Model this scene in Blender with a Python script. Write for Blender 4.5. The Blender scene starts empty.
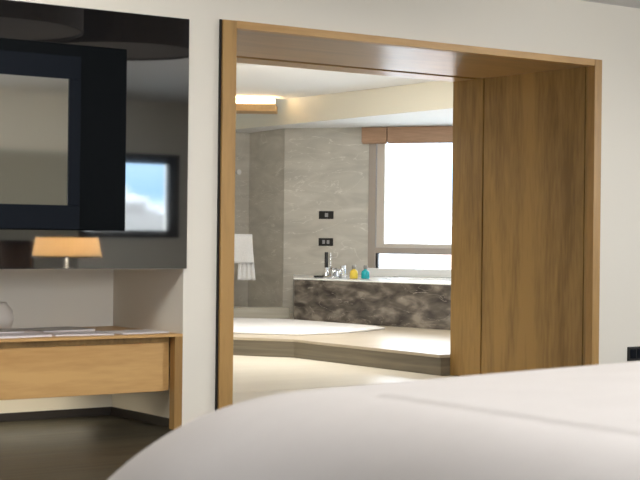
import bpy, bmesh, math, random
from mathutils import Vector, Matrix, noise
random.seed(7)
S = bpy.context.scene
COL = S.collection

# ------------------------------------------------------------------ camera
YAW, ROLL, FPX, EYE = 0.6212, 0.0113, 1535.06, 0.976
cd = bpy.data.cameras.new('camera'); cam = bpy.data.objects.new('camera', cd); COL.objects.link(cam)
cd.sensor_width = 36; cd.lens = FPX / 640 * 36; cd.clip_start = 0.05; cd.clip_end = 500
cd.shift_y = (237.185 - 240) / 640
Rt0 = Vector((math.cos(YAW), -math.sin(YAW), 0)); Z0 = Vector((0, 0, 1)); Fw = Vector((math.sin(YAW), math.cos(YAW), 0))
Up = math.cos(ROLL) * Z0 - math.sin(ROLL) * Rt0; Rt = math.cos(ROLL) * Rt0 + math.sin(ROLL) * Z0
cam.matrix_world = Matrix(((Rt.x, Up.x, -Fw.x, 0), (Rt.y, Up.y, -Fw.y, 0), (Rt.z, Up.z, -Fw.z, EYE), (0, 0, 0, 1)))
cd.dof.use_dof = True; cd.dof.focus_distance = 12.0; cd.dof.aperture_fstop = 6.3
S.camera = cam

# ------------------------------------------------------------------ exposure
S.view_settings.view_transform = 'Standard'; S.view_settings.look = 'None'
S.view_settings.gamma = 1; S.view_settings.use_curve_mapping = False
S.view_settings.exposure = 0.8

# ------------------------------------------------------------------ sky
W = bpy.data.worlds.new('sky'); S.world = W; W.use_nodes = True
wn = W.node_tree.nodes; wl = W.node_tree.links; wn.clear()
tc = wn.new('ShaderNodeTexCoord'); sep = wn.new('ShaderNodeSeparateXYZ'); rmp = wn.new('ShaderNodeValToRGB')
bg = wn.new('ShaderNodeBackground'); wo = wn.new('ShaderNodeOutputWorld')
wl.new(tc.outputs['Generated'], sep.inputs[0]); wl.new(sep.outputs['Z'], rmp.inputs[0])
cr = rmp.color_ramp
cr.elements[0].position = 0.0; cr.elements[0].color = (.80, .84, .86, 1)
cr.elements[1].position = 0.9; cr.elements[1].color = (.62, .80, 1.0, 1)
e = cr.elements.new(0.025); e.color = (.12, .22, .33, 1)
e = cr.elements.new(0.3); e.color = (.86, .92, 1.0, 1)
wl.new(rmp.outputs[0], bg.inputs[0]); bg.inputs[1].default_value = 6.5
wl.new(bg.outputs[0], wo.inputs[0])

# ------------------------------------------------------------------ lights
def area(name, loc, target, sx, sy, power, color=(1, 1, 1), portal=False, spread=math.pi):
    l = bpy.data.lights.new(name, 'AREA'); l.shape = 'RECTANGLE'; l.size = sx; l.size_y = sy
    l.energy = power; l.color = color; l.spread = spread
    if portal: l.cycles.is_portal = True
    o = bpy.data.objects.new(name, l); COL.objects.link(o); o.location = loc
    o.rotation_euler = (Vector(target) - Vector(loc)).to_track_quat('-Z', 'Y').to_euler()
    return o
WD = Vector((.5625, -.8268, 0)); WN = Vector((-.8268, -.5625, 0))     # window wall: along it, and into the room
WA = Vector((9.367, 13.762, 0))                                        # its left end
def onwall(s, z, n=0.0): return WA + WD * s + WN * n + Vector((0, 0, z))
area('daylight_portal', onwall(3.6, 1.38, -.1), onwall(3.6, 1.38, 1), 5.0, 1.5, 1, portal=True)
area('daylight_portal', (8.3, -1.45, 1.4), (8.3, 0, 1.4), 1.15, .8, 1, portal=True)
area('added_light_back', (3.4, -1.36, 1.45), (3.4, 5, 1.3), 3.6, 1.7, 150, (.97, .98, 1.0))  # added light on the room; the back wall has no opening here
area('added_light_side', (9.2, 3.4, 1.5), (0, 3.9, 1.0), 3.6, 1.7, 35, (.97, .98, 1.0))  # added fill from the right; this wall has no window
area('added_fill_overhead', (2.65, 2.8, 2.46), (2.65, 2.8, 0), 2.8, 3.6, 16, (1, .93, .84))  # added overhead fill for the bed top, no fitting modelled
area('added_fill_right', (7.8, 3.9, 2.46), (6.6, 3.6, 0), 2.0, 3.0, 74, (.97, .98, 1.0))  # added fill, set to the right so the bed's near side stays dark
area('added_fill_left_wall', (2.3, 5.3, 2.46), (2.9, 6.2, 0), 1.8, .9, 48, (1, .95, .88))  # added fill to brighten the left part of the front wall
area('added_fill_bathroom', (7.3, 10.5, 2.38), (7.7, 11.1, 0), 1.1, 2.6, 95, (1, .95, .88))  # added fill to brighten the bathroom tiles and floor

# ------------------------------------------------------------------ material helpers
def mat(name, color, rough=.5, metal=0.0, spec=.5, emit=None, estr=0.0, coat=0.0):
    m = bpy.data.materials.new(name); m.use_nodes = True; p = m.node_tree.nodes['Principled BSDF']
    p.inputs['Base Color'].default_value = (*color, 1); p.inputs['Roughness'].default_value = rough
    p.inputs['Metallic'].default_value = metal; p.inputs['Specular IOR Level'].default_value = spec
    p.inputs['Coat Weight'].default_value = coat
    if emit: p.inputs['Emission Color'].default_value = (*emit, 1); p.inputs['Emission Strength'].default_value = estr
    return m
def noisy(name, cols, pos, scale=(1, 1, 1), nscale=3.0, detail=6, rough=.5, dist=0.0, bump=0.0, rot=(0, 0, 0), spec=.5, coat=0.0, veins=None, rvar=0.0):
    """Object-space noise through a colour ramp; optional thin veins on top."""
    m = mat(name, cols[0], rough, spec=spec, coat=coat); nt = m.node_tree; n = nt.nodes; l = nt.links; p = n['Principled BSDF']
    t = n.new('ShaderNodeTexCoord'); mp = n.new('ShaderNodeMapping'); mp.inputs['Scale'].default_value = scale; mp.inputs['Rotation'].default_value = rot
    l.new(t.outputs['Object'], mp.inputs[0])
    nz = n.new('ShaderNodeTexNoise'); nz.inputs['Scale'].default_value = nscale; nz.inputs['Detail'].default_value = detail
    nz.inputs['Distortion'].default_value = dist; l.new(mp.outputs[0], nz.inputs[0])
    r = n.new('ShaderNodeValToRGB'); l.new(nz.outputs[0], r.inputs[0])
    while len(r.color_ramp.elements) < len(cols): r.color_ramp.elements.new(.5)
    for e_, c_, q_ in zip(r.color_ramp.elements, cols, pos): e_.position = q_; e_.color = (*c_, 1)
    out = r.outputs[0]
    if veins:
        vc, vs, vd, width = veins
        v = n.new('ShaderNodeTexNoise'); v.inputs['Scale'].default_value = vs; v.inputs['Detail'].default_value = 4; v.inputs['Distortion'].default_value = vd
        l.new(mp.outputs[0], v.inputs[0])
        a_ = n.new('ShaderNodeMath'); a_.operation = 'SUBTRACT'; a_.inputs[1].default_value = .5; l.new(v.outputs[0], a_.inputs[0])
        b_ = n.new('ShaderNodeMath'); b_.operation = 'ABSOLUTE'; l.new(a_.outputs[0], b_.inputs[0])
        c_ = n.new('ShaderNodeMapRange'); c_.inputs[1].default_value = 0; c_.inputs[2].default_value = width; c_.inputs[3].default_value = .75; c_.inputs[4].default_value = 0
        l.new(b_.outputs[0], c_.inputs[0])
        mx = n.new('ShaderNodeMixRGB'); mx.inputs[2].default_value = (*vc, 1); l.new(c_.outputs[0], mx.inputs[0]); l.new(out, mx.inputs[1]); out = mx.outputs[0]
    l.new(out, p.inputs['Base Color'])
    if rvar:
        rr = n.new('ShaderNodeMapRange'); rr.inputs[3].default_value = rough - rvar; rr.inputs[4].default_value = rough + rvar
        l.new(nz.outputs[0], rr.inputs[0]); l.new(rr.outputs[0], p.inputs['Roughness'])
    if bump:
        b = n.new('ShaderNodeBump'); b.inputs['Strength'].default_value = bump; b.inputs['Distance'].default_value = .01
        l.new(nz.outputs[0], b.inputs['Height']); l.new(b.outputs[0], p.inputs['Normal'])
    return m
def wood(name, c1, c2, axis='z', rough=.4, k=1.0):
    """Oak veneer: broad flame figure plus fine grain, both along one axis."""
    sc = {'z': (1, 1, .12), 'x': (.12, 1, 1), 'y': (1, .12, 1)}[axis]
    m = mat(name, c1, rough); nt = m.node_tree; n = nt.nodes; l = nt.links; p = n['Principled BSDF']
    t = n.new('ShaderNodeTexCoord'); mp = n.new('ShaderNodeMapping'); mp.inputs['Scale'].default_value = sc; mp.inputs['Rotation'].default_value = (0, .06, 0) if axis == 'z' else (0, 0, 0)
    mp.vector_type = 'POINT'; l.new(t.outputs['Object'], mp.inputs[0])
    a = n.new('ShaderNodeTexNoise'); a.inputs['Scale'].default_value = 5 * k; a.inputs['Detail'].default_value = 3; a.inputs['Distortion'].default_value = 1.0
    b = n.new('ShaderNodeTexNoise'); b.inputs['Scale'].default_value = 55 * k; b.inputs['Detail'].default_value = 3
    l.new(mp.outputs[0], a.inputs[0]); l.new(mp.outputs[0], b.inputs[0])
    mu = n.new('ShaderNodeMath'); mu.operation = 'MULTIPLY'; mu.inputs[1].default_value = .3; l.new(b.outputs[0], mu.inputs[0])
    ad = n.new('ShaderNodeMath'); ad.operation = 'MULTIPLY_ADD'; ad.inputs[1].default_value = .7; l.new(a.outputs[0], ad.inputs[0]); l.new(mu.outputs[0], ad.inputs[2])
    r = n.new('ShaderNodeValToRGB'); r.color_ramp.elements[0].position = .36; r.color_ramp.elements[0].color = (*c2, 1)
    r.color_ramp.elements[1].position = .6; r.color_ramp.elements[1].color = (*c1, 1); l.new(ad.outputs[0], r.inputs[0]); l.new(r.outputs[0], p.inputs['Base Color'])
    return m

M = {}
M['paint'] = mat('warm white paint', (.80, .76, .675), .6, spec=.25)
M['ceiling'] = mat('ceiling paint', (.78, .77, .76), .8, spec=.2)
M['bath_ceiling'] = mat('bathroom ceiling paint', (.83, .83, .82), .8, spec=.2)
M['cream'] = mat('cream plaster', (.76, .73, .62), .7, spec=.2)
M['oak'] = wood('oak upright grain', (.45, .262, .085), (.30, .165, .05), 'z', .38)
M['oak_dark'] = wood('oak veneer flame', (.42, .255, .08), (.22, .125, .036), 'z', .42, .8)
M['oak_soffit'] = wood('oak soffit', (.44, .265, .10), (.32, .185, .066), 'x', .3)
M['oak_x'] = wood('oak level grain', (.60, .365, .14), (.47, .265, .09), 'x', .42)
M['gap'] = mat('dark reveal', (.012, .009, .006), .8)
M['darkfloor'] = noisy('dark stained planks', [(.009, .0075, .005), (.054, .049, .033)], [.42, .6], (.12, 4, 1), 9, 7, .45, .3, .3, spec=.22, rvar=.1)
M['skirt'] = mat('dark skirting', (.022, .018, .016), .5)
M['stone'] = noisy('cream limestone', [(.70, .65, .545), (.77, .72, .61)], [.3, .75], (.6, 2.2, 1), 2.0, 4, .30, .4, 0, (0, 0, .6), spec=.4)
M['kerb'] = noisy('olive grey stone', [(.27, .25, .20), (.36, .34, .28)], [.3, .7], (.6, .6, 8), 3, 5, .4)
M['tanstone'] = noisy('tan limestone', [(.47, .405, .31), (.56, .49, .385)], [.3, .75], (.6, 2.2, 1), 2.0, 4, .28, .4, 0, (0, 0, .6), spec=.4)
M['riser'] = noisy('brown stone riser', [(.13, .11, .08), (.25, .215, .155)], [.3, .72], (.6, .6, 14), 2.0, 5, .45, .3)
M['tile'] = noisy('grey marble tile', [(.48, .46, .41), (.575, .55, .49), (.66, .635, .575)], [.3, .52, .75], (.7, .7, 2.2), 3.0, 8, .32, .8, 0, (0, .12, 0), veins=((.80, .78, .72), 1.6, 1.6, .006))
M['marble'] = noisy('brown marble', [(.036, .030, .026), (.10, .086, .071), (.24, .21, .172)], [.34, .5, .68], (.8, .8, 2.0), 5.5, 14, .25, .35, 0, (.2, .75, .3), veins=((.32, .285, .24), 3.0, .8, .006))
M['whitestone'] = mat('white polished top', (.80, .80, .77), .12, spec=.6)
M['enamel'] = mat('white bath enamel', (.85, .85, .84), .12, spec=.6)
M['frame'] = mat('taupe window frame', (.36, .31, .265), .4)
M['frame_light'] = mat('pale taupe sash', (.56, .50, .43), .4)
M['white_sill'] = mat('white sill', (.82, .82, .80), .35)
M['blind'] = noisy('brown blind fabric', [(.36, .22, .135), (.46, .29, .19)], [.3, .7], (1, 1, 20), 6, 3, .75)
M['glassblack'] = mat('black tinted glass', (.010, .010, .011), .03, spec=1.0)
def set_ior(m, v): m.node_tree.nodes['Principled BSDF'].inputs['IOR'].default_value = v
set_ior(M['glassblack'], 2.3)
M['tvblack'] = mat('television casing', (.003, .004, .005), .4, spec=.05)
M['tvface'] = mat('television bezel', (.003, .005, .009), .5, spec=.1)
M['screen'] = mat('television screen glass', (.80, .79, .73), .05, metal=1.0)
M['black'] = mat('black plastic', (.012, .012, .012), .4)
M['greyplastic'] = mat('grey rocker', (.33, .33, .34), .35)
M['chrome'] = mat('chrome', (.72, .73, .74), .12, metal=1.0)
M['towel'] = noisy('white terry towel', [(.80, .80, .80), (.88, .88, .87)], [.3, .7], (1, 1, 1), 90, 3, .95, 0, .5)
M['mat'] = noisy('white bath mat pile', [(.71, .695, .68), (.77, .755, .74)], [.3, .7], (1, 1, 1), 60, 3, .95, 0, .4)
M['duvet'] = noisy('white cotton sateen', [(.725, .70, .69), (.745, .72, .71)], [.4, .6], (1, 1, 1), 5, 4, .75, 0, 0, spec=.2)
M['mattress'] = mat('mattress ticking', (.7, .68, .64), .8)
M['darkfabric'] = mat('brown upholstery', (.10, .065, .045), .85)
M['yellow'] = mat('yellow bath oil', (.72, .52, .06), .25)
M['teal'] = mat('turquoise bath oil', (.01, .32, .36), .25)
M['cap'] = mat('grey bottle cap', (.22, .21, .19), .4)
M['paper'] = mat('white glossy paper', (.74, .72, .74), .3)
M['covergrey'] = mat('grey magazine cover', (.20, .19, .18), .3)
M['coverdark'] = mat('dark magazine cover', (.035, .033, .038), .25)
M['coverplum'] = mat('pale mauve magazine cover', (.45, .41, .44), .3)
M['ceramic'] = mat('cream ceramic', (.76, .71, .65), .35)
M['shade'] = mat('lit lamp shade', (.75, .55, .32), .8, emit=(1.0, .60, .32), estr=1.35)
_m = M['shade']; _n = _m.node_tree.nodes; _l = _m.node_tree.links; _n.clear()
_o = _n.new('ShaderNodeOutputMaterial'); _a = _n.new('ShaderNodeBsdfTranslucent'); _b = _n.new('ShaderNodeBsdfDiffuse'); _x = _n.new('ShaderNodeMixShader')
_a.inputs[0].default_value = (.85, .68, .46, 1); _b.inputs[0].default_value = (.75, .66, .52, 1); _x.inputs[0].default_value = .45
_l.new(_a.outputs[0], _x.inputs[1]); _l.new(_b.outputs[0], _x.inputs[2]); _l.new(_x.outputs[0], _o.inputs[0])
M['panel'] = mat('olive grey wall panelling', (.36, .34, .28), .6)
M['bounce_cut'] = mat('dark bounce absorber', (.09, .065, .045), .5)  # dark tone for unseen surfaces, soaks up bounce light
M['drum'] = mat('dark brown pendant fabric', (.05, .038, .03), .8)
M['drum_under'] = mat('brown diffuser', (.13, .11, .10), .7)
M['led'] = mat('warm led strip', (1, .9, .7), .5, emit=(1, .80, .50), estr=30)
M['led_desk'] = mat('soft desk led strip', (1, .95, .8), .5, emit=(1, .90, .68), estr=4.4)
M['city_a'] = mat('pale concrete', (.62, .60, .58), .8)
M['city_b'] = mat('grey concrete', (.32, .295, .27), .8)
M['city_c'] = mat('terracotta roofing', (.42, .30, .24), .8)
M['ground'] = noisy('city ground', [(.45, .46, .42), (.66, .64, .60)], [.35, .6], (1, 1, 1), .08, 6, .9)
g = bpy.data.materials.new('clear window glass'); g.use_nodes = True; gn = g.node_tree.nodes; gl = g.node_tree.links; gn.clear()
go = gn.new('ShaderNodeOutputMaterial'); gm = gn.new('ShaderNodeMixShader'); gt = gn.new('ShaderNodeBsdfTransparent'); gg = gn.new('ShaderNodeBsdfGlossy'); gf = gn.new('ShaderNodeFresnel')
gg.inputs['Roughness'].default_value = .02; gf.inputs[0].default_value = 1.45
gl.new(gf.outputs[0], gm.inputs[0]); gl.new(gt.outputs[0], gm.inputs[1]); gl.new(gg.outputs[0], gm.inputs[2]); gl.new(gm.outputs[0], go.inputs[0])
M['glass'] = g

# ------------------------------------------------------------------ geometry helpers
def build(name, bm, m, parent=None, smooth=False, bevel=0.0, origin=None, segs=2):
    bmesh.ops.recalc_face_normals(bm, faces=bm.faces[:])
    if origin is not None: bmesh.ops.translate(bm, vec=-Vector(origin), verts=bm.verts[:])
    me = bpy.data.meshes.new(name); bm.to_mesh(me); bm.free()
    if smooth:
        for f in me.polygons: f.use_smooth = True
    me.materials.append(m)
    o = bpy.data.objects.new(name, me); COL.objects.link(o)
    if bevel:
        b = o.modifiers.new('bevel', 'BEVEL'); b.width = bevel; b.segments = segs; b.limit_method = 'ANGLE'
    if parent: o.parent = parent
    if origin is not None: o.location = Vector(origin) if not parent else Vector(origin) - parent.location
    elif parent: o.location = -parent.location
    return o
def add_box(bm, a, b):
    x0, y0, z0 = a; x1, y1, z1 = b
    v = [bm.verts.new(p) for p in ((x0, y0, z0), (x1, y0, z0), (x1, y1, z0), (x0, y1, z0), (x0, y0, z1), (x1, y0, z1), (x1, y1, z1), (x0, y1, z1))]
    for f in ((0, 1, 2, 3), (4, 5, 6, 7), (0, 1, 5, 4), (1, 2, 6, 5), (2, 3, 7, 6), (3, 0, 4, 7)): bm.faces.new([v[i] for i in f])
def add_prism(bm, poly, z0, z1):
    a = [bm.verts.new((p[0], p[1], z0)) for p in poly]; b = [bm.verts.new((p[0], p[1], z1)) for p in poly]
    bm.faces.new(a); bm.faces.new(b); n = len(poly)
    for i in range(n): bm.faces.new((a[i], a[(i + 1) % n], b[(i + 1) % n], b[i]))
def wall_seg(bm, s0, s1, z0, z1, n0, n1):
    P = [onwall(s0, 0, n0), onwall(s1, 0, n0), onwall(s1, 0, n1), onwall(s0, 0, n1)]
    add_prism(bm, [(p.x, p.y) for p in P], z0, z1)
def add_lathe(bm, prof, c=(0, 0, 0), segs=32):
    rings = []
    for r, z in prof:
        if r < 1e-5: rings.append([bm.verts.new((c[0], c[1], c[2] + z))])
        else: rings.append([bm.verts.new((c[0] + r * math.cos(2 * math.pi * i / segs), c[1] + r * math.sin(2 * math.pi * i / segs), c[2] + z)) for i in range(segs)])
    for A, B in zip(rings, rings[1:]):
        for i in range(segs):
            j = (i + 1) % segs
            if len(A) == 1 and len(B) == 1: continue
            if len(A) == 1: bm.faces.new((A[0], B[i], B[j]))
            elif len(B) == 1: bm.faces.new((A[i], A[j], B[0]))
            else: bm.faces.new((A[i], A[j], B[j], B[i]))
def add_tube(bm, pts, r, segs=14):
    pts = [Vector(p) for p in pts]; rings = []
    for i, p in enumerate(pts):
        d = (pts[min(i + 1, len(pts) - 1)] - pts[max(i - 1, 0)]).normalized()
        up = Vector((0, 0, 1)) if abs(d.z) < .9 else Vector((1, 0, 0))
        a = d.cross(up).normalized(); b = d.cross(a)
        rings.append([bm.verts.new(p + r * (a * math.cos(2 * math.pi * k / segs) + b * math.sin(2 * math.pi * k / segs))) for k in range(segs)])
    for A, B in zip(rings, rings[1:]):
        for k in range(segs): bm.faces.new((A[k], A[(k + 1) % segs], B[(k + 1) % segs], B[k]))
    bm.faces.new(rings[0]); bm.faces.new(rings[-1])
def box(name, a, b, m, parent=None, bevel=0.0):
    bm = bmesh.new(); add_box(bm, a, b); return build(name, bm, m, parent, bevel=bevel)
def tag(o, label, cat, group=None):
    o['label'] = label; o['category'] = cat
    if group: o['group'] = group
    return o
def struct(o, label=None, cat=None):
    o['kind'] = 'structure'
    if label: o['label'] = label
    if cat: o['category'] = cat
    return o
def empty(name, loc):
    o = bpy.data.objects.new(name, None); o.empty_display_size = .1; COL.objects.link(o); o.location = loc; return o
def T(name, loc, label, cat, group=None): return tag(empty(name, loc), label, cat, group)

FZ = -.045                                  # bedroom floor, a little under the bathroom's
# ------------------------------------------------------------------ bedroom shell
struct(box('floor', (-3, -1.5, FZ - .1), (9.3, 7.9, FZ), M['darkfloor']), 'dark stained wooden plank floor of the bedroom', 'floor')
struct(box('ceiling', (-3.1, -1.6, 2.504), (9.4, 7.0, 2.65), M['ceiling']), 'white flat bedroom ceiling above the oak opening', 'ceiling')
bm = bmesh.new()                            # front wall round the niche and the opening
add_box(bm, (-3.1, 7.0, FZ), (1.2, 7.9, 2.65)); add_box(bm, (1.2, 7.0, .80), (4.127, 7.9, 2.65))
add_box(bm, (1.2, 7.78, FZ), (4.127, 7.9, .80))
add_box(bm, (4.127, 7.0, FZ), (4.381, 8.36, 2.65)); add_box(bm, (4.381, 7.0, 2.118), (7.183, 8.36, 2.65)); add_box(bm, (7.183, 7.0, FZ), (13.3, 8.36, 2.65))
struct(build('wall_front', bm, M['paint']), 'warm white painted wall around the oak framed opening', 'wall')
struct(box('wall_left', (-3.1, -1.5, FZ), (-3.0, 7.0, 2.504), M['bounce_cut']), 'unseen left wall of the bedroom, darkened to cut bounce light', 'wall')  # wall out of view, made dark so less light bounces onto the bed
struct(box('wall_right', (9.3, -1.5, FZ), (9.4, 7.0, 2.504), M['paint']), 'painted right wall of the bedroom', 'wall')
bm = bmesh.new()
add_box(bm, (-3.1, -1.55, FZ), (7.72, -1.4, 2.504)); add_box(bm, (8.88, -1.55, FZ), (9.4, -1.4, 2.504))
add_box(bm, (7.72, -1.55, FZ), (8.88, -1.4, 1.02)); add_box(bm, (7.72, -1.55, 1.80), (8.88, -1.4, 2.504))
struct(build('wall_back', bm, M['paint']), 'painted back wall seen only as a reflection in the dark glass', 'wall')
struct(box('trim_5', (-3.0, -1.4, FZ), (1.5, -1.34, 2.4), M['bounce_cut']), 'added unseen dark panel behind the camera, cuts bounce light', 'panelling')  # added out of view to keep bounce off the bed side
struct(box('trim_1', (3.9, -1.4, FZ), (7.68, -1.34, 1.86), M['panel']), 'olive grey wall panelling reflected in the television screen', 'panelling')
wi = struct(empty('window_2', (8.3, -1.45, 1.0)), 'dark framed bedroom window with city view, reflected in the dark glass', 'window')
bm = bmesh.new()
for a, b in (((7.62, -1.42, .95), (7.78, -1.36, 1.9)), ((8.83, -1.42, .95), (8.97, -1.36, 1.9)), ((7.62, -1.42, .95), (8.97, -1.36, 1.03)), ((7.62, -1.42, 1.79), (8.97, -1.36, 1.9))): add_box(bm, a, b)
build('window_frame', bm, M['skirt'], wi)
box('pane', (7.72, -1.50, 1.02), (8.88, -1.49, 1.80), M['glass'], wi)
# skirting
bm = bmesh.new(); add_box(bm, (1.2, 7.765, FZ), (4.127, 7.78, .0)); add_box(bm, (4.112, 7.0, FZ), (4.127, 7.765, .0))
struct(build('baseboard_niche', bm, M['skirt']), 'dark skirting along the foot of the desk niche', 'baseboard')
bm = bmesh.new(); add_box(bm, (7.21, 6.985, FZ), (9.3, 7.0, .0)); add_box(bm, (-3, 6.985, FZ), (1.2, 7.0, .0))
struct(build('baseboard_front', bm, M['skirt']), 'dark skirting along the foot of the white wall', 'baseboard')

# ------------------------------------------------------------------ oak portal
door = struct(empty('door_1', (5.77, 7.0, 0)), 'wide oak lined opening from the bedroom into the bathroom', 'opening')
box('left_trim', (4.34, 6.97, 0), (4.425, 7.03, 2.133), M['oak'], door, .002)
box('right_trim', (7.138, 6.97, 0), (7.203, 7.03, 2.135), M['oak'], door, .002)
box('top_trim', (4.4255, 6.972, 2.093), (7.1375, 7.03, 2.1345), M['oak_x'], door, .002)
bm = bmesh.new(); add_box(bm, (7.139, 7.0, 0), (7.18, 7.05, 2.118)); add_box(bm, (7.141, 7.062, 0), (7.18, 8.03, 2.118)); add_box(bm, (7.141, 8.045, 0), (7.18, 8.365, 2.118))
build('right_lining', bm, M['oak_dark'], door, bevel=.001)
bm = bmesh.new(); add_box(bm, (4.38, 7.0, 0), (4.425, 8.09, 2.118)); add_box(bm, (4.38, 8.115, 0), (4.425, 8.365, 2.118))
build('left_lining', bm, M['oak_dark'], door, bevel=.001)
bm = bmesh.new(); add_box(bm, (4.425, 7.0, 2.095), (7.141, 8.05, 2.116)); add_box(bm, (4.425, 8.13, 2.095), (7.141, 8.365, 2.116))
build('header_lining', bm, M['oak_soffit'], door, bevel=.001)
box('sliding_track', (4.425, 8.05, 2.106), (7.141, 8.13, 2.1165), M['gap'], door)
bm = bmesh.new(); add_box(bm, (4.331, 6.985, 0), (4.34, 7.0, 2.135)); build('painted_shadow_strip', bm, M['gap'], door)  # near-black strip: shade beside the frame put into the colour
box('floor_track', (4.45, 8.085, 0), (7.14, 8.12, .002), M['stone'], door)

# ------------------------------------------------------------------ bathroom shell
struct(box('floor_bathroom', (4.42, 7.0, -.1), (7.141, 8.37, 0), M['stone']), 'cream stone threshold floor inside the oak opening', 'floor')
bm = bmesh.new(); add_prism(bm, [(4.3, 8.37), (13.2, 8.37), (9.6, 14.9), (4.3, 14.9)], -.1, 0)
struct(build('floor_bathroom.001', bm, M['stone']), 'cream stone bathroom floor below the step', 'floor')
step = [(7.045, 8.37), (7.045, 10.20), (4.3, 14.235)]
bm = bmesh.new(); add_prism(bm, [(7.06, 8.37), (13.15, 8.37), (9.49, 13.65), (9.5, 14.65), (4.3, 14.65), (4.3, 14.26), (7.06, 10.205)], 0, .128)
struct(build('trim_2', bm, M['riser']), 'brown stone riser of the bathroom step', 'step')
bm = bmesh.new(); add_prism(bm, [(7.045, 8.37), (13.15, 8.37), (9.49, 13.65), (9.5, 14.65), (4.3, 14.65), (4.3, 14.235), (7.045, 10.20)], .128, .15)
struct(build('floor_platform', bm, M['tanstone'], bevel=.003), 'raised cream stone platform in front of the bathtub', 'floor')
bm = bmesh.new()
add_prism(bm, [(8.752, 12.734), (8.872, 12.96), (6.6, 13.95), (6.5, 13.72)], .15, .262)
struct(build('trim_3', bm, M['kerb'], bevel=.004), 'low stone kerb before the dark shower recess', 'kerb')
struct(box('wall_bathroom_back', (4.2, 14.65, 0), (9.6, 14.8, 2.6), M['tile']), 'grey tiled wall at the back of the shower recess', 'wall')
struct(box('wall_bathroom_left', (4.2, 8.36, 0), (4.3, 14.65, 2.6), M['tile']), 'grey tiled bathroom side wall', 'wall')
# window wall with the opening for the long window
bm = bmesh.new()
wall_seg(bm, 0, .97, 0, 2.6, -.25, 0); wall_seg(bm, .97, 6.6, 0, .60, -.25, 0); wall_seg(bm, .97, 6.6, 2.06, 2.6, -.25, 0); wall_seg(bm, 6.2, 6.6, .6, 2.06, -.25, 0)
P = [onwall(.0, 0, 0), onwall(.0, 0, -.25)]
struct(build('wall_window', bm, M['tile']), 'veined grey marble tiled wall beside the bathroom window', 'wall')
bm = bmesh.new(); add_prism(bm, [(9.367, 13.765), (9.49, 14.66), (9.7, 14.66), (9.58, 13.9)], 0, 2.6)
struct(build('wall_shower_side', bm, M['tile']), 'shaded grey tiled side wall of the shower recess', 'wall')
bm = bmesh.new(); add_prism(bm, [(4.2, 8.36), (9.0, 8.36), (9.0, 14.8), (4.2, 14.8)], 2.41, 2.6)
struct(build('ceiling_bathroom', bm, M['bath_ceiling']), 'white bathroom ceiling behind the oak header', 'ceiling')
bm = bmesh.new(); add_prism(bm, [(8.955, 8.365), (13.3, 8.365), (9.7, 14.0), (9.6, 14.8), (9.06, 14.8)], 2.15, 2.6)
cl = build('ceiling_bathroom.001', bm, M['bath_ceiling']); cl.data.materials.append(M['cream'])
for f in cl.data.polygons:
    if abs(f.normal.z) < .5: f.material_index = 1
struct(cl, 'dropped white ceiling over the bathtub with cream bulkhead face', 'ceiling')
# dropped oak ledge with hidden light
c0 = Vector((8.70, 12.957, 0)); ca = Vector((-.80, .60, 0)); cb = Vector((.60, .80, 0))
def quad(o, a0, a1, b0, b1): return [tuple((o + ca * a + cb * b).xy) for a, b in ((a0, b0), (a1, b0), (a1, b1), (a0, b1))]
ledge = empty('trim_4', (8.4, 13.2, 2.25)); struct(ledge, 'golden oak light ledge hanging under the bathroom ceiling', 'light ledge')
bm = bmesh.new(); add_prism(bm, quad(c0, 0, 2.2, 0, .38), 2.253, 2.325); build('ledge_board', bm, M['oak_x'], ledge, bevel=.002)
bm = bmesh.new(); add_prism(bm, quad(c0, .02, 2.2, .31, .36), 2.325, 2.41); build('ledge_hanger', bm, M['bath_ceiling'], ledge)
bm = bmesh.new(); add_prism(bm, quad(c0, .04, 2.15, .20, .24), 2.325, 2.335); build('light_strip', bm, M['led'], ledge)

# ------------------------------------------------------------------ bathroom window
win = struct(empty('window_1', onwall(3.5, .6)), 'long taupe framed bathroom window behind the bathtub', 'window')
bm = bmesh.new()
wall_seg(bm, .965, 1.045, .60, 2.06, -.10, .012)       # post
wall_seg(bm, .965, 6.2, .815, .875, -.10, .010)       # transom
wall_seg(bm, .965, 6.2, 2.04, 2.08, -.10, .010)
wall_seg(bm, 3.75, 3.83, .60, 2.0, -.10, .010); wall_seg(bm, 6.12, 6.2, .6, 2.0, -.10, .01)
build('window_frame', bm, M['frame'], win, bevel=.002)
for s0, s1 in ((1.055, 3.74), (3.84, 6.11)):
    bm = bmesh.new()
    for q in ((s0, s0 + .085, .876, 2.039), (s1 - .085, s1, .876, 2.039), (s0 + .085, s1 - .085, .876, .915), (s0 + .085, s1 - .085, 1.99, 2.039)): wall_seg(bm, *q, -.07, .004)
    sh = build('sash', bm, M['frame_light'], win, bevel=.004)
    bm = bmesh.new(); wall_seg(bm, s0 + .085, s1 - .085, .915, 1.99, -.04, -.03); build('pane', bm, M['glass'], win)
    bm = bmesh.new(); wall_seg(bm, s0 - .0, s1 + .0, .66, .812, -.04, -.03); build('lower_pane', bm, M['glass'], win)
bm = bmesh.new(); wall_seg(bm, 1.045, 1.062, .62, .815, -.08, -.02); wall_seg(bm, 1.045, 6.12, .808, .815, -.06, -.02); build('pane_gasket', bm, M['gap'], win)
bm = bmesh.new(); wall_seg(bm, .97, 6.2, .5705, .655, -.12, .03); build('window_sill', bm, M['white_sill'], win, bevel=.003)

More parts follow.
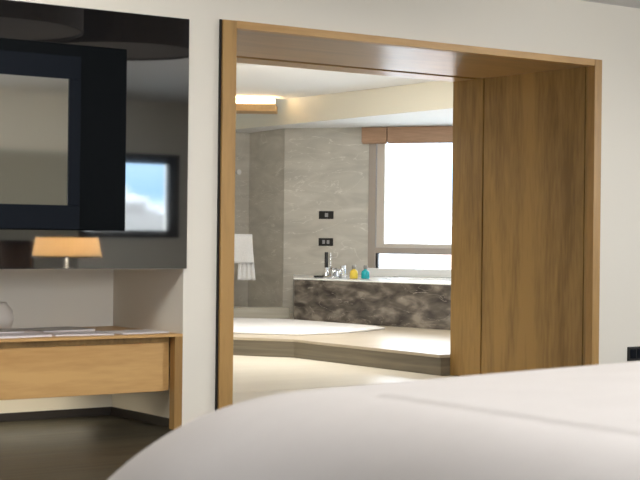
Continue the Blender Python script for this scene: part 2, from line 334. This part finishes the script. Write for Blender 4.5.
def blind(s0, s1, label):
    r = T('roller_blind', onwall((s0 + s1) / 2, 1.978, .03), label, 'blind', 'brown blinds over the bathroom window')
    bm = bmesh.new(); wall_seg(bm, s0, s1, 1.985, 2.145, .012, .075); build('cassette', bm, M['blind'], r, bevel=.006)
    bm = bmesh.new(); wall_seg(bm, s0 + .005, s1 - .005, 1.972, 1.985, .02, .06); build('hem_bar', bm, M['blind'], r, bevel=.002)
blind(.90, 1.178, 'short brown roller blind box beside the tiled wall')
blind(1.186, 4.6, 'long brown roller blind box above the big bathroom window pane')

# ------------------------------------------------------------------ bathtub
A_, B_ = Vector((8.64, 12.50)), Vector((9.03, 10.60)); dr = (B_ - A_).normalized()
F0 = A_; F1 = A_ + dr * 3.4
def wl_(s, n=.014): p = onwall(s, 0, n); return Vector((p.x, p.y))
tub = T('bathtub', ((F0.x + F1.x) / 2, (F0.y + F1.y) / 2, .15), 'built-in bathtub clad in dark brown marble below the window', 'bathtub')
cor = [F0, F1, wl_(4.6), wl_(.12)]
bm = bmesh.new(); add_prism(bm, [tuple(p) for p in cor], .1505, .556); build('marble_apron', bm, M['marble'], tub)
# deck with a sunk basin
def lerp(a, b, t): return a + (b - a) * t
inner = []
for k in range(36):
    t = 2 * math.pi * k / 36; cx, sx = math.cos(t), math.sin(t)
    u_ = .56 + .26 * math.copysign(abs(cx) ** .6, cx); v_ = .47 + .27 * math.copysign(abs(sx) ** .6, sx)
    inner.append(lerp(lerp(cor[0], cor[1], u_), lerp(cor[3], cor[2], u_), v_))
bm = bmesh.new(); off = .012
oc = [F0 - Vector((off, 0)), F1 - Vector((off, 0)), cor[2], cor[3]]
outer = [lerp(oc[0], oc[1], t / 9) for t in range(9)] + [lerp(oc[1], oc[2], t / 9) for t in range(9)] + [lerp(oc[2], oc[3], t / 9) for t in range(9)] + [lerp(oc[3], oc[0], t / 9) for t in range(9)]
cen = sum(inner, Vector((0, 0))) / 36
ang = lambda p: math.atan2((p - cen).y, (p - cen).x)
outer.sort(key=ang); inner.sort(key=ang)
for z in (.522, .55):
    pass
vo0 = [bm.verts.new((p.x, p.y, .557)) for p in outer]; vo1 = [bm.verts.new((p.x, p.y, .570)) for p in outer]; vi = [bm.verts.new((p.x, p.y, .570)) for p in inner]; vi0 = [bm.verts.new((p.x, p.y, .557)) for p in inner]
for k in range(36):
    j = (k + 1) % 36
    for q in ((vo0[k], vo0[j], vo1[j], vo1[k]), (vo1[k], vo1[j], vi[j], vi[k]), (vi[k], vi[j], vi0[j], vi0[k]), (vi0[k], vi0[j], vo0[j], vo0[k])): bm.faces.new(q)
build('deck', bm, M['whitestone'], tub)
bm = bmesh.new(); prev = None
for sc_, z in ((1.03, .5705), (1.03, .577), (.985, .577), (.97, .559)):
    ring = [bm.verts.new((cen.x + (p.x - cen.x) * sc_, cen.y + (p.y - cen.y) * sc_, z)) for p in inner]
    if prev:
        for k in range(36): bm.faces.new((prev[k], prev[(k + 1) % 36], ring[(k + 1) % 36], ring[k]))
    prev = ring
bm.faces.new(prev); build('basin_rim', bm, M['enamel'], tub, smooth=False)

# faucet
fp = Vector((9.13, 12.52, .5705))
fa = T('bath_faucet', fp, 'chrome bath faucet with black upright hand shower on the tub deck', 'faucet')
bm = bmesh.new(); add_lathe(bm, [(0, 0), (.085, 0), (.085, .012), (.05, .02), (.045, .07), (.03, .10), (0, .10)], fp); add_tube(bm, [fp + Vector((0, 0, .06)), fp + Vector((-.03, -.09, .085)), fp + Vector((-.05, -.17, .07)), fp + Vector((-.055, -.19, .045))], .016)
build('faucet_body', bm, M['chrome'], fa, smooth=True)
hb = fp + WD * -.075
bm = bmesh.new(); add_lathe(bm, [(0, .0), (.03, 0), (.03, .02), (.019, .04), (.019, .10), (0, .10)], hb); build('shower_holder', bm, M['chrome'], fa, smooth=True)
bm = bmesh.new(); add_box(bm, (-.014, -.014, .10), (.014, .014, .255))
bmesh.ops.translate(bm, vec=hb, verts=bm.verts[:]); build('hand_shower', bm, M['black'], fa, bevel=.004)
hc = fp + WD * .0 + Vector((0, 0, 0)) + WD * -.032
bm = bmesh.new(); add_lathe(bm, [(0, .08), (.009, .08), (.009, .25), (0, .25)], hc, 16); build('chrome_riser', bm, M['chrome'], fa, smooth=True)
hk = fp + WD * .10
bm = bmesh.new(); add_lathe(bm, [(0, 0), (.035, 0), (.036, .03), (.03, .075), (.028, .12), (0, .125)], hk); build('mixer_knob', bm, M['chrome'], fa, smooth=True)
sp = Vector((9.085, 12.66, .5705))
bm = bmesh.new(); add_lathe(bm, [(0, 0), (.075, 0), (.085, .014), (.078, .014), (.07, .006), (0, .006)], sp)
tag(build('soap_dish', bm, M['black'], smooth=True, origin=sp), 'small flat black soap dish on the tub deck left of the faucet', 'dish')
def bottle(p, col, label):
    p = Vector(p)
    b = T('bath_oil_bottle', p, label, 'bottle', 'bath oil bottles on the tub deck')
    bm = bmesh.new(); add_lathe(bm, [(0, 0), (.036, 0), (.042, .008), (.042, .055), (.036, .075), (.017, .088), (.014, .095), (0, .095)], p); build('bottle_body', bm, M[col], b, smooth=True)
    bm = bmesh.new(); add_lathe(bm, [(0, .095), (.017, .095), (.02, .1), (.02, .128), (.016, .134), (0, .134)], p); build('cap', bm, M['cap'], b, smooth=True)
bottle((9.12, 12.16, .5705), 'yellow', 'small yellow bath oil bottle with grey cap, next to the faucet')
bottle((9.18, 12.05, .5705), 'teal', 'small turquoise bath oil bottle with grey cap, nearest the window post')

# mat
pts = [(8.55, 12.42), (8.60, 11.9), (8.66, 11.35), (8.56, 10.93), (8.2, 10.74), (7.86, 10.60), (7.36, 10.55), (7.14, 10.78), (6.7, 11.4), (6.55, 12.0), (6.9, 12.7), (7.6, 12.95), (8.2, 12.84)]
bm = bmesh.new(); add_prism(bm, pts, .1505, .168)
o = build('bath_mat', bm, M['mat'], bevel=.007); tag(o, 'large white bath mat lying on the platform before the marble tub', 'mat')
# towel on its rail
tp = Vector((8.87, 13.69, 1.0)); ta = Vector((math.cos(YAW), -math.sin(YAW), 0)); tn = Vector((-math.sin(YAW), -math.cos(YAW), 0))
rl = T('towel_rail', tp, 'slim chrome rail carrying the white towel in the shower recess', 'towel rail')
bm = bmesh.new(); add_tube(bm, [tp + ta * .03 + Vector((0, 0, -.018)), tp - ta * .62 + Vector((0, 0, -.018))], .009)
for a_ in (.02, -.6):
    q = tp + ta * a_ + Vector((0, 0, -.018)); add_tube(bm, [q, Vector((q.x + .1, 14.652, q.z))], .007)
build('rail', bm, M['chrome'], rl, smooth=True)
def cloth(name, x0t, x1t, x0b, x1b, z1, z0, n0, amp, m, parent):
    bm = bmesh.new(); NX, NZ = 40, 16; fr = []; bk = []
    for iz in range(NZ + 1):
        t = iz / NZ; r1 = []; r2 = []
        for ix in range(NX + 1):
            s = ix / NX; x = (x0t + (x0b - x0t) * t) * (1 - s) + (x1t + (x1b - x1t) * t) * s
            off = n0 + amp * math.sin(s * 22 + 1.2 * t) * min(1, t * 2) + (-.012 if iz == 0 else 0)
            p = tp + ta * x + Vector((0, 0, z1 + (z0 - z1) * t)); r1.append(bm.verts.new(p + tn * (off + .006))); r2.append(bm.verts.new(p + tn * (off - .006)))
        fr.append(r1); bk.append(r2)
    for G in (fr, bk):
        for a in range(NZ):
            for b in range(NX): bm.faces.new((G[a][b], G[a][b + 1], G[a + 1][b + 1], G[a + 1][b]))
    for a in range(NZ):
        for b in (0, NX): bm.faces.new((fr[a][b], fr[a + 1][b], bk[a + 1][b], bk[a][b]))
    for b in range(NX):
        for a in (0, NZ): bm.faces.new((fr[a][b], fr[a][b + 1], bk[a][b + 1], bk[a][b]))
    return build(name, bm, m, parent, smooth=True)
tw = T('bath_towel', tp, 'white terry towel hanging on the chrome rail beside the shower', 'towel')
cloth('towel_front', -.45, .035, -.45, .055, .0, -.31, .022, .004, M['towel'], tw)
cloth('towel_back', -.10, .03, -.115, .075, -.02, -.49, -.016, .007, M['towel'], tw)
# robe hook, switches
hp = Vector((9.31, 14.65, 1.70))
bm = bmesh.new(); add_tube(bm, [hp, hp + Vector((0, -.05, 0))], .012); add_tube(bm, [hp + Vector((0, -.05, 0)), hp + Vector((0, -.065, .0))], .03)
tag(build('robe_hook', bm, M['enamel'], origin=hp), 'small round robe hook with painted white highlight on the tiled shower wall', 'hook')  # white colour stands in for the bright highlight on the hook
def switch(s, z0, z1, label, rockers, kind):
    p = onwall(s, (z0 + z1) / 2)
    w = T(kind, p, label, 'switch' if kind == 'light_switch' else 'socket')
    bm = bmesh.new(); wall_seg(bm, s - .083, s + .083, z0, z1, 0, .010); build('cover_plate', bm, M['black'], w, bevel=.003)
    for a, b, m_ in rockers:
        bm = bmesh.new(); wall_seg(bm, s + a, s + b, z0 + .022, z1 - .022, .010, .015); build('rocker', bm, M[m_], w, bevel=.002)
switch(.488, 1.172, 1.257, 'black switch plate with one grey rocker, upper of two on tiled wall', [(-.012, .025, 'greyplastic')], 'light_switch')
switch(.488, .883, .967, 'black switch plate with two grey rockers, lower of two on tiled wall', [(-.038, -.008, 'greyplastic'), (.012, .042, 'greyplastic')], 'light_switch')

# ------------------------------------------------------------------ bedroom: dark glass, television, desk
gp = box('glass_panel', (1.2, 6.984, .803), (4.138, 6.9995, 2.117), M['glassblack'], bevel=.002)
tag(gp, 'large glossy black glass wall panel behind the television', 'wall panel')
tv = T('television', (2.9, 6.87, .995), 'black flat television mounted on the dark glass panel', 'television')
box('back_casing', (2.0, 6.85, .996), (3.699, 6.983, 1.911), M['tvblack'], tv, .006)
bm = bmesh.new()
for a, b in (((2.28, 6.815, 1.0), (3.425, 6.85, 1.118)), ((2.28, 6.815, 1.735), (3.425, 6.85, 1.848)), ((2.28, 6.815, 1.118), (2.33, 6.85, 1.735)), ((3.362, 6.815, 1.118), (3.425, 6.85, 1.735))): add_box(bm, a, b)
build('bezel', bm, M['tvface'], tv, bevel=.002)
box('screen', (2.33, 6.822, 1.118), (3.362, 6.845, 1.735), M['screen'], tv)

dk = T('wall_desk', (2.65, 7.2, .15), 'golden oak wall-hung desk with one wide drawer in the niche', 'desk')
box('desk_top', (1.21, 6.995, .444), (4.125, 7.762, .459), M['oak_x'], dk, .001)
box('drawer', (1.3, 7.03, .158), (4.03, 7.72, .412), M['oak_x'], dk, .002)
box('desk_back_rail', (1.3, 7.06, .4125), (4.08, 7.72, .444), M['oak_dark'], dk)
box('drawer_side_filler', (4.031, 7.06, .158), (4.0795, 7.72, .412), M['oak_x'], dk)
box('side_panel', (4.08, 6.998, FZ), (4.1265, 7.05, .444), M['oak'], dk)
bm = bmesh.new(); add_box(bm, (1.5, 7.55, .150), (3.9, 7.62, .157)); build('under_desk_light', bm, M['led_desk'], dk)

def mag(x, y, rz, w, h, t, cover, z, label, pages='paper'):
    r = T('magazine', (x, y, z), label, 'magazine', 'magazines laid out along the desk'); r.rotation_euler = (0, 0, rz)
    def bx(nm, a, b, m_):
        bm = bmesh.new(); add_box(bm, a, b); o = build(nm, bm, m_, bevel=.0008); o.parent = r; return o
    bx('pages', (-w / 2 + .003, -h / 2 + .003, .0008), (w / 2 - .003, h / 2 - .003, t - .0012), M[pages])
    bx('cover', (-w / 2, -h / 2, t - .0012), (w / 2, h / 2, t), M[cover])
zt = .4595
mag(3.93, 7.16, .10, .30, .21, .009, 'paper', zt, 'white magazine lying farthest right on the oak desk')
mag(3.60, 7.17, -.12, .32, .23, .010, 'coverplum', zt, 'pale mauve magazine lying second from right on the desk')
mag(3.62, 7.46, .18, .34, .24, .014, 'coverdark', zt, 'dark magazine lying at the back of the desk near the right')
mag(3.24, 7.16, .08, .32, .23, .012, 'coverplum', zt, 'pale magazine at the desk front edge below the television')
mag(3.21, 7.42, -.2, .34, .24, .018, 'covergrey', zt, 'grey magazine at the back of the desk below the television')
mag(2.75, 7.62, .1, .30, .22, .03, 'coverdark', zt, 'thick dark magazine against the back wall of the niche')

sk = T('wall_socket', (7.56, 7.0, .235), 'black wall socket plate on the white wall right of the oak frame', 'socket')
box('cover_plate', (7.494, 6.990, .188), (7.65, 7.0, .280), M['black'], sk, .002)
bm = bmesh.new()
for k in (0, 1): add_box(bm, (7.512 + k * .066, 6.986, .204), (7.566 + k * .066, 6.9902, .264))
build('socket_insert', bm, M['tvface'], sk, bevel=.002)
bm = bmesh.new(); add_lathe(bm, [(0, 0), (.05, 0), (.078, .02), (.09, .06), (.08, .11), (.055, .14), (.05, .15), (.042, .15), (.05, .135), (.07, .10), (.05, .02), (0, .02)])
o = build('ceramic_vase', bm, M['ceramic'], smooth=True); o.location = (3.37, 7.66, zt + .0005)
tag(o, 'round cream ceramic pot at the left end of the desk niche', 'pot')

# ------------------------------------------------------------------ bed
bed = T('bed', (2.75, 2.2, FZ), 'white made-up bed with a smooth rounded duvet in the foreground', 'bed')
U0, U1, D0, D1, ZT = 1.50, 3.98, .85, 3.555, .622
def pinch(y):
    q = max(0, min(1, (3.3 - y) / .9)); return q * q * (3 - 2 * q)
def tz(x, y):
    q = pinch(y); a = max(0, 1 - (x - U0 - .24 * q) / (.73 - .3 * q), 1 - (U1 - x) / .6); b = max(0, 1 - (D1 - y) / .63, 1 - (y - D0) / .5)
    return a, b
def height(x, y):
    a, b = tz(x, y); rho = min(1.0, (a ** 2.5 + b ** 2.5) ** (1 / 2.5)); z = ZT + .022 * (x - 2.8) - .352 * rho ** 2.8
    px = min(x - 2.18, U1 - .5 - x); py = min(2.82 - y, y - 1.2); q = min(px, py)
    z += .007 * max(0, min(1, .5 + q / .02)) - .003 * math.exp(-(q / .012) ** 2)
    z += .002 * noise.noise(Vector((x * 1.6, y * 1.6, 3))) * (1 - rho)
    return z, (a ** 2.5 + b ** 2.5) ** (1 / 2.5)
bm = bmesh.new(); NX, NY = 190, 190; G = []
ext = .02
for i in range(NX + 1):
    row = []
    for j in range(NY + 1):
        # square grid pulled to the rounded outline
        p = -1 + 2 * i / NX; q = -1 + 2 * j / NY
        cx_, cy_ = (U0 + U1) / 2, (D0 + D1) / 2; hx, hy = (U1 - U0) / 2, (D1 - D0) / 2
        m_ = max(abs(p), abs(q)); nrm = (abs(p) ** 5 + abs(q) ** 5) ** .2
        f_ = (m_ / nrm) if nrm > 0 else 1
        f_ = 1 + (f_ - 1) * m_ ** 3
        x = cx_ + hx * p * f_; y = cy_ + hy * q * f_; x += .24 * pinch(y) * max(0, (cx_ - x) / hx)
        z, rho = height(x, y); row.append(bm.verts.new((x, y, z)))
    G.append(row)
for i in range(NX):
    for j in range(NY): bm.faces.new((G[i][j], G[i + 1][j], G[i + 1][j + 1], G[i][j + 1]))
rim = [G[i][0] for i in range(NX)] + [G[NX][j] for j in range(NY)] + [G[NX - i][NY] for i in range(NX)] + [G[0][NY - j] for j in range(NY)]
prev = rim; c_ = Vector(((U0 + U1) / 2, (D0 + D1) / 2, 0))
for step_ in range(1, 9):
    t = step_ / 8; ring = []
    for k, v in enumerate(rim):
        d = Vector((v.co.x, v.co.y, 0)) - c_; d.normalize()
        w = .02 * t * math.sin(k * .16) ; zz = v.co.z + (.03 - v.co.z) * t
        ring.append(bm.verts.new((v.co.x + d.x * (.03 * math.sin(t * 1.6) + w), v.co.y + d.y * (.03 * math.sin(t * 1.6) + w), zz)))
    for k in range(len(rim)): bm.faces.new((prev[k], prev[(k + 1) % len(rim)], ring[(k + 1) % len(rim)], ring[k]))
    prev = ring
build('duvet', bm, M['duvet'], bed, smooth=True)
box('mattress', (1.95, 1.2, .14), (3.55, 3.2, .40), M['mattress'], bed, .05)
box('bed_base', (2.0, 1.25, FZ), (3.5, 3.15, .14), M['darkfabric'], bed, .01)

# ------------------------------------------------------------------ furniture seen in the dark glass
tb = T('side_table', (5.3, 3.05, FZ), 'dark wooden side table reflected in the black glass, carrying the lamp', 'table')
box('table_top', (4.85, 2.75, .66), (5.75, 3.35, .70), M['skirt'], tb, .003)
for x, y in ((4.88, 2.78), (5.68, 2.78), (4.88, 3.28), (5.68, 3.28)): box('leg', (x, y, FZ), (x + .04, y + .04, .66), M['skirt'], tb)
lp = T('table_lamp', (5.38, 3.05, .70), 'lit table lamp with cream shade, reflected below the television', 'lamp')
bm = bmesh.new(); add_lathe(bm, [(0, .0), (.08, 0), (.08, .012), (.014, .02), (.012, .2), (0, .2)], (5.38, 3.05, .70)); build('lamp_stem', bm, M['black'], lp, smooth=True)
bm = bmesh.new(); add_lathe(bm, [(.27, .10), (.24, .255), (.235, .255), (.265, .10), (.27, .10)], (5.38, 3.05, .70), 48); build('lamp_shade', bm, M['shade'], lp)
bm = bmesh.new(); add_lathe(bm, [(.273, .096), (.273, .106), (.262, .106), (.262, .096), (.273, .096)], (5.38, 3.05, .70), 48); add_lathe(bm, [(.243, .251), (.243, .259), (.232, .259), (.232, .251), (.243, .251)], (5.38, 3.05, .70), 48); build('shade_trim', bm, M['black'], lp)
bl = bpy.data.lights.new('lamp_bulb', 'POINT'); bl.energy = 17; bl.color = (1, .86, .66); bl.shadow_soft_size = .05
bo = bpy.data.objects.new('lamp_bulb', bl); COL.objects.link(bo); bo.location = (5.38, 3.05, .88)
ch = T('armchair', (5.32, 2.2, FZ), 'brown armchair with rounded back, reflected left of the lamp', 'chair')
bm = bmesh.new(); add_prism(bm, [(5.34 + .17 * math.cos(k * math.pi / 12), 2.2 - .17 * math.sin(k * math.pi / 12)) for k in range(13)] + [(5.34 + .12 * math.cos(k * math.pi / 12), 2.2 - .12 * math.sin(k * math.pi / 12)) for k in range(12, -1, -1)], .35, .92); build('backrest', bm, M['darkfabric'], ch, bevel=.03, segs=3)
bm = bmesh.new(); add_lathe(bm, [(0, .33), (.25, .33), (.28, .36), (.28, .44), (.25, .47), (0, .48)], (5.32, 2.3, 0)); build('seat', bm, M['darkfabric'], ch, smooth=True)
for a in range(4):
    t = math.pi / 4 + a * math.pi / 2; bm = bmesh.new(); add_tube(bm, [(5.32 + .2 * math.cos(t), 2.3 + .2 * math.sin(t), .34), (5.32 + .22 * math.cos(t), 2.3 + .22 * math.sin(t), FZ)], .018); build('leg', bm, M['black'], ch)
def drum_lamp(x, y, rad, label):
  pd = T('pendant_lamp', (x, y, 2.2), label, 'lamp', 'drum pendants under the bedroom ceiling')
  bm = bmesh.new(); add_lathe(bm, [(rad, 2.2), (rad, 2.42), (rad - .01, 2.42), (rad - .01, 2.2), (rad, 2.2)], (x, y, 0), 64); build('drum_shade', bm, M['drum'], pd)
  bm = bmesh.new(); add_lathe(bm, [(0, 2.212), (rad - .01, 2.212), (rad - .01, 2.218), (0, 2.218)], (x, y, 0), 64); build('diffuser', bm, M['drum_under'], pd)
  bm = bmesh.new(); add_tube(bm, [(x, y, 2.504), (x, y, 2.218)], .03); build('stem', bm, M['black'], pd)
drum_lamp(3.70, 5.25, .62, 'wide dark drum pendant lamp reflected above the television')
drum_lamp(4.88, 4.85, .52, 'smaller dark drum pendant lamp reflected at the top right of the black glass')

# ------------------------------------------------------------------ the city outside
struct(box('ground', (-150, -420, -30.2), (300, 300, -30), M['ground']), 'distant city ground seen through the windows', 'ground')
random.seed(3)
def building(x, y, w, d, h, m, label, rz=0.0):
    r = T('distant_building', (x, y, -30), label, 'building', 'distant city buildings'); r.rotation_euler = (0, 0, rz)
    bm = bmesh.new(); add_box(bm, (-w / 2, -d / 2, 0), (w / 2, d / 2, h)); add_box(bm, (-w * .2, -d * .2, h), (w * .15, d * .15, h + 1.2))
    o = build('building_walls', bm, M[m]); o.parent = r
    nf = int(h / 3.2)                                  # only the storeys near the roof can be seen
    for k in range(max(0, nf - 3), nf):
        bm = bmesh.new(); add_box(bm, (-w / 2 + .8, -d / 2 - .08, k * 3.2 + 1), (w / 2 - .8, d / 2 + .08, k * 3.2 + 2.6))
        o = build('window_band', bm, M['city_b']); o.parent = r
for i, (dx, dd, w, h, m, lb) in enumerate(((-2.2, 150, 7, 33.2, 'city_a', 'far pale tower block, tallest seen through the bathroom window'), (4.0, 110, 8, 30.2, 'city_c', 'far low terracotta coloured block through the bathroom window'), (1.5, 175, 20, 31.2, 'city_b', 'far wide grey block on the horizon beyond the bathroom window'))):
    X = dx + dd * .065; p = Vector((X * math.cos(YAW) + dd * math.sin(YAW), -X * math.sin(YAW) + dd * math.cos(YAW)))
    building(p.x, p.y, w, 10, h, m, lb, -YAW)
for i, (x, y, w, h, m, lb) in enumerate(((107.6, -186, 4, 37.0, 'city_a', 'tall pale city block reflected in the black glass, left one'), (113.2, -190, 5, 35.6, 'city_a', 'lower pale city block reflected in the black glass'), (82, -136, 9, 33.4, 'city_b', 'nearest wide grey city block reflected in the black glass'), (110.5, -196, 2.2, 39.0, 'city_b', 'thin grey tower between two pale blocks reflected in the black glass'))):
    building(x, y, w, 6, h, m, lb, .5)
